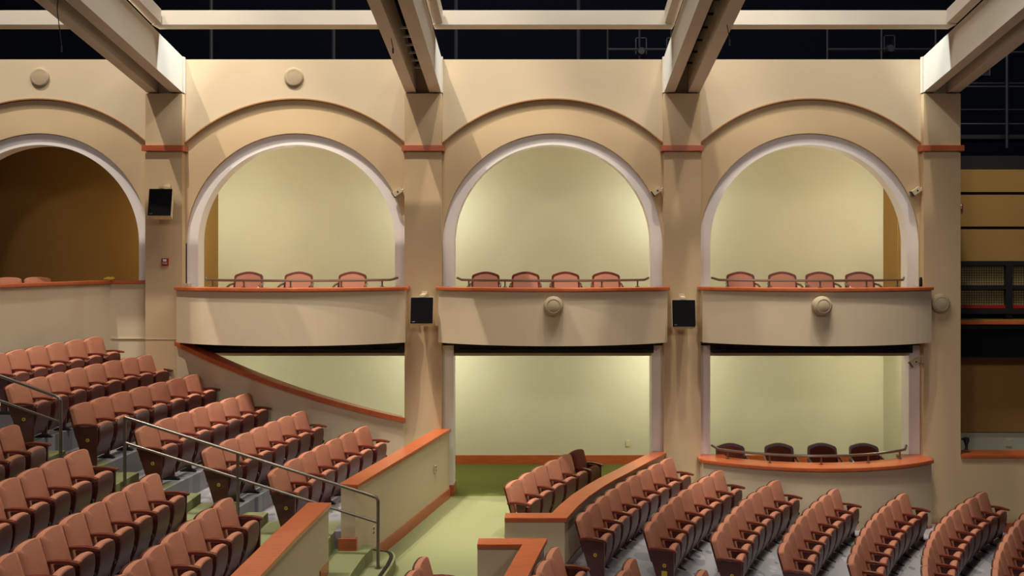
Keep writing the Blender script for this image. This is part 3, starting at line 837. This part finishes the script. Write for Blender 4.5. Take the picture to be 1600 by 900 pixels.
# two seats peeking over the rear parapet
for k, px_ in enumerate((12, 42)):
    x, _, _ = W(12, 430, 17.6); x += k*.36
    r, kids = seat('middle', (x, 17.6 + k*.33, 3.80 - .80), -.1, 1, ['terracotta seat top behind the far left parapet, nearer the picture edge', 'terracotta seat top behind the far left parapet, right one of two'][k], 'seats inside the far left arch')
    r.rotation_euler[2] = -.82

# ------------------------------------------------------------ tiers, stairs and floors on the left
def rowcurve(keys, deg=2):
    pts = [(q[1], q[0]) for k in keys for q in SE[k]]
    return polyfit([p_[0] for p_ in pts], [p_[1] for p_ in pts], deg if len(keys) > 1 else 1)
RC = {7: rowcurve(['L7', 'N3']), 6: rowcurve(['L6', 'N2']), 5: rowcurve(['L5', 'N1']), 4: rowcurve(['L4', 'N0']), 3: rowcurve(['L3']), 2: rowcurve(['L2'])}
ZT = {7: .57, 6: .82, 5: 1.09, 4: 1.39, 3: 1.68, 2: 2.04}
Ys = sorted([7.0 + i*.5 for i in range(20)] + [11.79, 11.81, 12.84, 12.86, 16.93])
FR = .43     # seat origin to riser
def riser(i, y):
    if i in RC:
        return pv(RC[i], y) + FR if i > 3 else pv(RC[4], y) + FR - {3: 1.0, 2: 1.95}[i]
    return pv(RC[4], y) + FR - 3.6
# vomitory walls (plan, right faces)
VL = [(-2.42, 12.78), (-2.33, 13.25), (-2.22, 13.78), (-2.05, 14.6), (-1.87, 15.5), (-1.67, 16.5), (-1.58, 16.9)]
def wallx(path, y):
    if y <= path[0][1]: return path[0][0]
    for a, b in zip(path, path[1:]):
        if a[1] <= y <= b[1]: return a[0] + (b[0]-a[0]) * (y-a[1]) / (b[1]-a[1])
    return path[-1][0]
NLW = [(-2.45, 6.0), (-2.62, 8.0), (-2.655, 9.14), (-2.63, 10.5), (-2.57, 11.86)]
tn = {7: 'lowest', 6: 'second', 5: 'third', 4: 'fourth', 3: 'fifth', 2: 'topmost'}
for i in (7, 6, 5, 4, 3, 2):
    top = []; back = []
    for y in Ys:
        if i == 7:
            xf = wallx(VL, y) - .12 if y > 12.85 else (-2.72 if y > 11.8 else wallx(NLW, y) - .1)
        else: xf = riser(i, y)
        xb = riser(i-1, y) if i > 2 else riser(2, y) - 1.6
        top.append((xf, y)); back.append((xb - .05, y))
    n = len(Ys); z1 = ZT[i]
    vs = [(x, y, z1) for x, y in top] + [(x, y, z1) for x, y in back] + [(x, y, -.2) for x, y in top] + [(x, y, -.2) for x, y in back]; fs = []
    for k in range(n-1):
        fs += [(k, k+1, n+k+1, n+k), (k, 2*n+k, 2*n+k+1, k+1), (2*n+k, 3*n+k, 3*n+k+1, 2*n+k+1), (n+k, n+k+1, 3*n+k+1, 3*n+k)]
    fs += [(0, n, 3*n, 2*n), (n-1, 3*n-1, 4*n-1, 2*n-1)]
    o = MB().add(vs, fs).build('floor_tier', 'grey'); tag(o, 'grey patterned carpet tier, %s of the left seating' % tn[i], 'floor tier', kind='structure')
# green aisle stairs
e = empty('aisle_stairs', (0, 0, 0), label='green carpeted aisle stairs climbing left between the seat blocks', cat='stairs')
YA, YB = 11.75, 13.35
for i in (7, 6, 5, 4, 3, 2):
    nx = i - 1
    mb = MB()
    # tread on the tier and a half step before the next riser
    xf = -2.72 if i == 7 else riser(i, 12.5)
    xb = riser(nx, 12.5) if i > 2 else xf - 1.2
    mb.box(xb, xf + .015, YA, YB, (ZT[i] - .20 if i < 7 else .0), ZT[i] + .004)
    mb.build('tread', 'green', e, bevel=.012)
    if i > 2:
        zn = (ZT[i] + ZT[nx]) / 2
        MB().box(xb - .03, xb + .38, YA, YB, ZT[i], zn).build('tread', 'green', e, bevel=.02)
# lower steps into the cross aisle
e2 = empty('corner_steps', (0, 0, 0), label='green carpeted steps with rounded black-edged landing at the cross aisle', cat='steps')
MB().prism([(-2.8, 11.0), (-2.3, 11.0), (-2.29, 12.0), (-2.27, 12.5), (-2.22, 12.9), (-2.24, 13.05), (-2.8, 13.0)], .0, .34, 'z').build('tread', 'green', e2, bevel=.015)
def landing(off, z0, z1, name, m_):
    c = [(-2.0 + off, 10.6), (-1.98 + off, 12.0), (-1.93 + off, 12.7)]
    for k in range(9):
        a = k/8 * PI*.5
        c.append((-2.13 + (.2 + off)*math.cos(a), 12.95 + (.42 + off)*math.sin(a)))
    return c
c = landing(0, 0, 0, '', '')
MB().prism([(-2.8, 10.6)] + c + [(-2.35, 13.5), (-2.8, 13.2)], 0.0, .17, 'z').build('landing', 'green', e2, bevel=.015)
nose = [(x, y) for x, y in c] + [(-2.26, 13.42)]
MB().strip(nose, .03, .085, .168, .174).build('nosing', 'black', e2)

# vomitory wall, left
def lowwall(name, label, path, th, zt_, z0, base=True, endcap=None, basez=0.0, ci=.03):
    e = empty(name, (0, 0, 0), label=label, cat='parapet')
    MB().strip(path, 0, th, z0, zt_).build('panel', 'tan', e)
    MB().strip(path, -.035, th + ci, zt_, zt_ + .055).build('cap', 'cap', e, bevel=.008)
    if base:
        MB().strip(path, -.018, -.001, basez, basez + .17).build('baseboard', 'cap', e, bevel=.003)
    return e
e = lowwall('parapet_wall', 'tan curved parapet with orange cap along the left of the cross aisle', VL, .20, 1.145, 0)
MB().box(-2.64, -2.40, 12.75, 12.785, .34, .50).build('end_base', 'cap', e, bevel=.003)
MB().box(-2.425, -2.405, 12.76, 13.1, .34, .50).build('step_base', 'cap', e, bevel=.003)
e = lowwall('parapet_wall', 'tan parapet with broad orange cap at the bottom, left of the steps', NLW, .22, 1.145, 0, base=False)
MB().box(-2.59, -2.57, 11.45, 11.875, .3, .50).build('step_base', 'cap', e, bevel=.003)
# outlets on these walls
for (x, y, z, lab, a) in ((-1.735, 16.1, .68, 'small dark socket plate at the far end of the left parapet', 79), (-2.30, 13.42, .42, 'small dark socket plate on left parapet, behind the handrail post', 76), (-2.66, 9.9, .42, 'small dark socket plate on the bottom parapet', 88)):
    e = empty('wall_outlet', (x, y, z), math.radians(a), label=lab, cat='outlet', group='socket plates on the parapets')
    MB().box(-.04, .04, -.012, .004, -.06, .06).build('plate', 'ivory', e, bevel=.002)
    MB().box(-.018, .018, -.016, -.012, .01, .045).box(-.018, .018, -.016, -.012, -.045, -.01).build('socket', 'plate', e)

# right curved parapet
VR = [(2.16, 16.95), (2.09, 16.8), (1.70, 16.05), (1.32, 15.3), (1.08, 14.85), (.876, 14.4), (.65, 13.85), (.47, 13.3), (.31, 12.72)]
VR2 = VR + [(-.47, 12.72)]
e = empty('parapet_wall', (0, 0, 0), label='tan curved parapet with orange cap left of the right seat block', cat='parapet')
VRr = VR2[::-1]
MB().strip(VRr, 0, .17, -.3, .735).build('panel', 'tan', e)
MB().strip(VRr, -.035, .22, .735, .79).build('cap', 'cap', e, bevel=.008)
MB().strip(VRr[1:], -.018, -.001, -.1, .17).build('baseboard', 'arm', e, bevel=.003)
VB = [(-.75, 11.75), (.04, 11.75), (-.05, 11.2), (-.17, 10.4), (-.3, 9.6), (-.5, 8.2)]
e = empty('parapet_wall', (0, 0, 0), label='low tan parapet corner with orange cap at bottom centre', cat='parapet')
VBr = VB[::-1]
MB().strip(VB, -.17, 0, -.1, .735).build('panel', 'tan', e)
MB().strip(VB, -.22, .035, .735, .79).build('cap', 'cap', e, bevel=.008)
# floors
fl = [(-2.9, 6), (-.2, 6), (.2, 11.75), (.3, 12.72)] + [(x, y) for x, y in VR[::-1][1:]] + [(2.2, 17.04), (-1.72, 17.04), (-2.9, 12.5)]
o = MB().prism(fl, -.1, 0, 'z').build('floor', 'green'); tag(o, 'light green carpet of the cross aisle', 'floor', kind='structure')

RR = {}
for i, ks in enumerate([['A', 'Q1'], ['B', 'Q2'], ['C', 'Q3'], ['D'], ['E'], ['F'], ['G']]):
    pts = [(q[1], q[0]) for k in ks for q in SE[k]]
    RR[i] = polyfit([p_[0] for p_ in pts], [p_[1] for p_ in pts], 2)
def rx(i, y):
    yy = max(y, 11.6)
    v = pv(RR[i], yy)
    if y < 11.6:
        v += (y - 11.6) * .22
    return v
zr = [3.4 - 3.39, 3.4 - 3.46, 3.4 - 3.61, 3.4 - 3.74, 3.4 - 3.88, 3.4 - 4.02, 3.4 - 4.16]
rows = []
Yr = [6 + i*.4 for i in range(28)] + [17.06]
rows.append([(rx(0, y) - .9, y, .012) for y in Yr])
for i in range(7):
    rows.append([(rx(i, y) + .15, y, zr[i]) for y in Yr])
rows.append([(rx(6, y) + 1.2, y, -.9) for y in Yr]); rows.append([(rx(6, y) + 4.5, y, -1.3) for y in Yr])
o = MB().grid(rows).build('floor_right', 'grey', smooth=True); tag(o, 'grey carpet with overlapping circles under the right seat block', 'floor', kind='structure')
mod = o.modifiers.new('s', 'SOLIDIFY'); mod.thickness = .05; mod.offset = -1

# ------------------------------------------------------------ handrails
def handrail(pts, posts, label, endpost):
    e = empty('handrail', (0, 0, 0), label=label, cat='handrail', group='aisle handrails')
    a, b = pts
    MB().tube([(a[0], a[1], a[2])] + [tuple(a[j] + (b[j]-a[j])*t for j in range(3)) for t in (.03, .3, .6, .97)] + [(b[0] + .02, b[1], b[2] - .012), (b[0]+.04, b[1], b[2] - .05)], .021, 10).build('top_rail', 'rail', e, smooth=True)
    MB().tube([(a[0], a[1], a[2] - .33), (b[0] + .03, b[1], b[2] - .33)], .018, 10).build('lower_rail', 'rail', e, smooth=True)
    for (t, zf) in posts:
        x, y, z = [a[j] + (b[j]-a[j])*t for j in range(3)]
        if t >= 1: x += .04; z -= .04
        MB().tube([(x, y, zf), (x, y, z)], .021, 10).tube([(x, y, zf), (x, y, zf + .01)], .045, 14).build('post', 'rail', e, smooth=True)
    return e
Yh = 12.6
handrail([W(195, 652, 12.75), W(586, 776, 12.58)], [(0, 1.03), (.455, .60), (1, .17)], 'long dark metal handrail running down the aisle to the corner steps', True)
A_ = W(-70, 562, 12.95); B_ = W(90, 620, 12.8)
handrail([A_, B_], [(0, 1.6), (1, 1.30)], 'short dark metal handrail at the left edge', True)

# ------------------------------------------------------------ speakers and fixtures
def wall_speaker(px0, px1, py0, py1, yaw, label):
    Y = 16.45
    xc, _, zc = W((px0+px1)/2, (py0+py1)/2, Y)
    w = (px1-px0)*Y/F; h = (py1-py0)*Y/F
    e = empty('wall_speaker', (xc, Y, zc), math.radians(yaw), label=label, cat='speaker', group='black-fronted box speakers on columns')
    tilt = math.radians(12)
    def build(name, mb, m_, **kw):
        mb.v = [(x, y*math.cos(tilt) - z*math.sin(tilt)*-1*0 + z*math.sin(tilt), z*math.cos(tilt) - y*math.sin(tilt)) for x, y, z in mb.v]
        return mb.build(name, m_, e, **kw)
    build('cabinet', MB().prism([(-w/2, .01), (w/2, .01), (w/2 - .05, .26), (-w/2 + .05, .26)], -h/2, h/2, 'z'), 'beige', bevel=.006)
    build('grille', MB().box(-w/2 + .006, w/2 - .006, -.012, .01, -h/2 + .006, h/2 - .006), 'blackbox', bevel=.004)
    build('badge', MB().box(-w/2 + .035, -w/2 + .085, -.014, -.011, -h/2 + .03, -h/2 + .038), 'rail')
    MB().box(-.04, .04, .05, .46, h/2 - .0, h/2 + .04).box(-.05, .05, .40, .44, h/2 - .14, h/2 + .08).build('bracket', 'beige', e, bevel=.005)
    return e
wall_speaker(232, 268, 294, 338, 4, 'black-fronted box speaker high on the left column')
wall_speaker(641, 677, 464, 506, 0, 'black-fronted box speaker on the column left of the centre balcony')
wall_speaker(1050, 1087, 468, 511, -3, 'black-fronted box speaker on the column right of the centre balcony')
def disc(px_, py_, Y, r, depth, label, group):
    x, _, z = W(px_, py_, Y)
    e = empty('disc_speaker', (x, Y, z), label=label, cat='speaker', group=group)
    MB().lathe([(r, depth), (r, depth*.55), (r*.93, depth*.25), (r*.72, depth*.12), (r*.66, depth*.2)], axis='y', seg=40).build('housing', 'discbeige', e, smooth=True)
    MB().lathe([(r*.66, depth*.25), (r*.64, depth*.1), (r*.5, depth*.03), (r*.02, 0)], axis='y', seg=40).build('grille', 'discbeige', e, smooth=True)
    MB().lathe([(r*.69, depth*.16), (r*.69, depth*.05), (r*.66, depth*.05), (r*.66, depth*.16)], axis='y', seg=40).build('trim_ring', 'beige', e, smooth=True)
disc(61, 120, 16.96, .165, .035, 'round beige speaker on the spandrel at far left', 'round speakers on the upper wall')
disc(458.5, 120, 16.96, .165, .035, 'round beige speaker on the spandrel above the second arch', 'round speakers on the upper wall')
disc(865, 478.5, 15.80, .16, .17, 'round beige speaker on the centre balcony front', 'round speakers at balcony height')
disc(1287.5, 478.5, 15.80, .16, .17, 'round beige speaker on the right balcony front', 'round speakers at balcony height')
disc(1472, 474.5, 16.78, .165, .11, 'round beige speaker on the column by the stage opening', 'round speakers at balcony height')

def fixture(px_, py_, Y, label):
    x, _, z = W(px_, py_, Y)
    e = empty('camera_bracket', (x, Y, z), label=label, cat='camera', group='small beige cameras beside the arches')
    a = math.radians(35)
    def rot(mb):
        mb.v = [(u*math.cos(a) - w*math.sin(a), v, u*math.sin(a) + w*math.cos(a)) for u, v, w in mb.v]; return mb
    rot(MB().box(-.09, .07, -.05, .05, -.045, .045)).build('body', 'beige', e, bevel=.006)
    rot(MB().lathe([(.014, -.056), (.014, -.05)], (0, 0, 0), 'y', 12)).build('screw', 'black', e)
    rot(MB().box(-.105, -.09, -.04, .04, -.05, .05)).build('lens_hood', 'black', e)
    MB().tube([(.02, 0, .0), (.10, .0, .05), (.12, .02, .05)], .014, 8).build('arm', 'beige', e, smooth=True)
    MB().box(.10, .13, -.04, .06, -.02, .10).build('mount', 'beige', e, bevel=.004)
fixture(622, 300, 16.98, 'small beige camera on a bracket right of the second arch')
fixture(1027, 298, 16.98, 'small beige camera on a bracket right of the centre arch')
fixture(1432, 298, 16.98, 'small beige camera on a bracket right of the right arch')
fixture(1430, 565, 16.95, 'small beige camera on a bracket under the right balcony')

def alarm(x, y, z, rz, label, s=1.0):
    e = empty('fire_alarm', (x, y, z), rz, label=label, cat='fire alarm', group='red fire alarms')
    MB().box(-.06*s, .06*s, -.03, .0, -.065*s, .065*s).build('body', 'red', e, bevel=.006)
    cu = bpy.data.curves.new('lettering', 'FONT'); cu.body = 'FIRE'; cu.size = .045*s; cu.align_x = 'CENTER'; cu.align_y = 'CENTER'; cu.extrude = .001
    cu.materials.append(M['silver'])
    tm = bpy.data.objects.new('tmp', cu); COL.objects.link(tm); bpy.context.view_layer.update(); me_ = bpy.data.meshes.new_from_object(tm); bpy.data.objects.remove(tm); t = bpy.data.objects.new('lettering', me_); COL.objects.link(t); t.parent = e; t.location = (0, -.032, -.02*s); t.rotation_euler = (PI/2, 0, 0)
    MB().box(-.03*s, .03*s, -.042, -.03, .01*s, .05*s).build('strobe', 'silver', e, bevel=.004)
x, _, z = W(258.5, 409.5, 16.88)
alarm(x, 16.88, z, 0, 'red fire alarm with white lettering on the left column', 1.0)
x, _, z = W(1500, 323, 17.78)
alarm(x, 17.80, z, .0, 'red fire alarm half hidden at the right edge of the last column', .9)
x, _, z = W(1414 + 20, 440, 16.9)
o = MB().lathe([(.02, 0), (.03, .02), (.026, .09), (.03, .1), (.02, .16)], (6.52, 16.8, 3.655), 'z', 12).build('small_bottle', 'black', smooth=True); tag(o, 'small dark object standing on the right end of the right balcony ledge', 'bottle')
x, _, z = W(1599, 800, 16.95)
# ------------------------------------------------------------ lights
def area(loc, target, size, energy, color, sy=None, name='lamp'):
    l = bpy.data.lights.new(name, 'AREA'); l.shape = 'RECTANGLE'; l.size = size; l.size_y = sy or size; l.energy = energy; l.color = color
    o = bpy.data.objects.new(name, l); COL.objects.link(o); o.location = loc
    o.rotation_euler = (Vector(target) - Vector(loc)).to_track_quat('-Z', 'Y').to_euler(); return o
def spot(loc, target, energy, color, ang=70, blend=.4, r=.06):
    l = bpy.data.lights.new('spot', 'SPOT'); l.energy = energy; l.color = color; l.spot_size = math.radians(ang); l.spot_blend = blend; l.shadow_soft_size = r
    o = bpy.data.objects.new('spot_lamp', l); COL.objects.link(o); o.location = loc
    o.rotation_euler = (Vector(target) - Vector(loc)).to_track_quat('-Z', 'Y').to_euler(); return o
def point(loc, energy, color, r=.12):
    l = bpy.data.lights.new('point', 'POINT'); l.energy = energy; l.color = color; l.shadow_soft_size = r
    o = bpy.data.objects.new('hidden_lamp', l); COL.objects.link(o); o.location = loc; return o
WARM = (1.0, .89, .77); NEU = (1.0, .95, .88); COOL = (.84, .94, 1.0); PINK = (1.0, .88, .80)
spot((-11.0, 12.0, 20.0), (-7.3, 17.0, 5.0), 9500, WARM, 32, .5, r=.1)
spot((-6.4, 12.0, 20.0), (-2.9, 17.0, 5.0), 10000, WARM, 32, .5, r=.1)
spot((.6, 12.3, 20.0), (.9, 17.0, 5.0), 5400, WARM, 32, .6, r=.3)
spot((5.6, 12.3, 20.0), (5.2, 17.0, 5.0), 4800, WARM, 32, .6, r=.3)
spot((-2.9, 16.35, 10.4), (-6.2, 16.45, 7.35), 1400, COOL, 20, .5)
spot((.5, 16.35, 10.4), (-1.7, 16.45, 7.35), 700, COOL, 18, .5)
spot((-.2, 16.35, 10.4), (2.1, 16.45, 7.35), 700, COOL, 18, .5)
spot((3.3, 16.35, 10.4), (6.6, 16.45, 7.35), 1400, COOL, 20, .5)
area((-5.5, 10.5, 19), (-5.5, 12.4, 0), 4, 900, NEU, 4)
area((-.3, 10.5, 19), (-.3, 12.4, 0), 4, 760, NEU, 4)
area((5.0, 10.5, 19), (5.0, 12.4, 0), 4, 900, NEU, 4)
spot((-6.5, 11.5, 16), (-5.2, 13.0, 1), 3100, NEU, 42, r=.2)
spot((-1.4, 12.0, 16), (-1.2, 13.0, 0), 1100, NEU, 34, r=.2)
spot((3.4, 12.5, 16), (3.8, 13.5, -.4), 3100, NEU, 42, r=.2)
spot((-7, -5, 11), (-2, 17, 4), 1500, PINK, 60, .6, r=1.0)  # unseen pair added behind the camera as fill for the wall
spot((7, -5, 11), (2, 17, 4), 1500, PINK, 60, .6, r=1.0)
GRN = (.99, 1.0, .89)
for x, eu, el in ((-6.28, 75, 0), (PX[2], 60, 66), (PX[3], 60, 72), (6.72, 70, 0)):
    y_ = 17.72 if abs(x) > 6 else 18.5
    point((x, y_, 5.1), eu, GRN)
    if el: point((x, 18.3, 2.2), el, GRN)
point((6.72, 17.75, 2.1), 50, GRN); point((-6.1, 17.6, 1.9), 40, GRN)
point((-7.2, 18.4, 4.6), 32, (1, .8, .5))  # unseen lamp added to brighten the far left arch interior

w = bpy.data.worlds.new('void'); scn.world = w; w.use_nodes = True
w.node_tree.nodes['Background'].inputs[0].default_value = (.004, .007, .014, 1); w.node_tree.nodes['Background'].inputs[1].default_value = 1.0

# ------------------------------------------------------------ camera
cam = bpy.data.cameras.new('cam'); co = bpy.data.objects.new('camera', cam); COL.objects.link(co)
co.location = (0, 0, CZ); co.rotation_euler = (PI/2, 0, 0)
cam.sensor_width = 36; cam.lens = F / 1600 * 36
cam.shift_x = -(CX - 800) / 1600; cam.shift_y = -(450 - HZ) / 1600
cam.clip_end = 200
scn.camera = co
scn.view_settings.view_transform = 'Standard'; scn.view_settings.look = 'None'
scn.view_settings.exposure = 0.0; scn.view_settings.gamma = 1.0; scn.view_settings.use_curve_mapping = False
scn.cycles.use_denoising = True
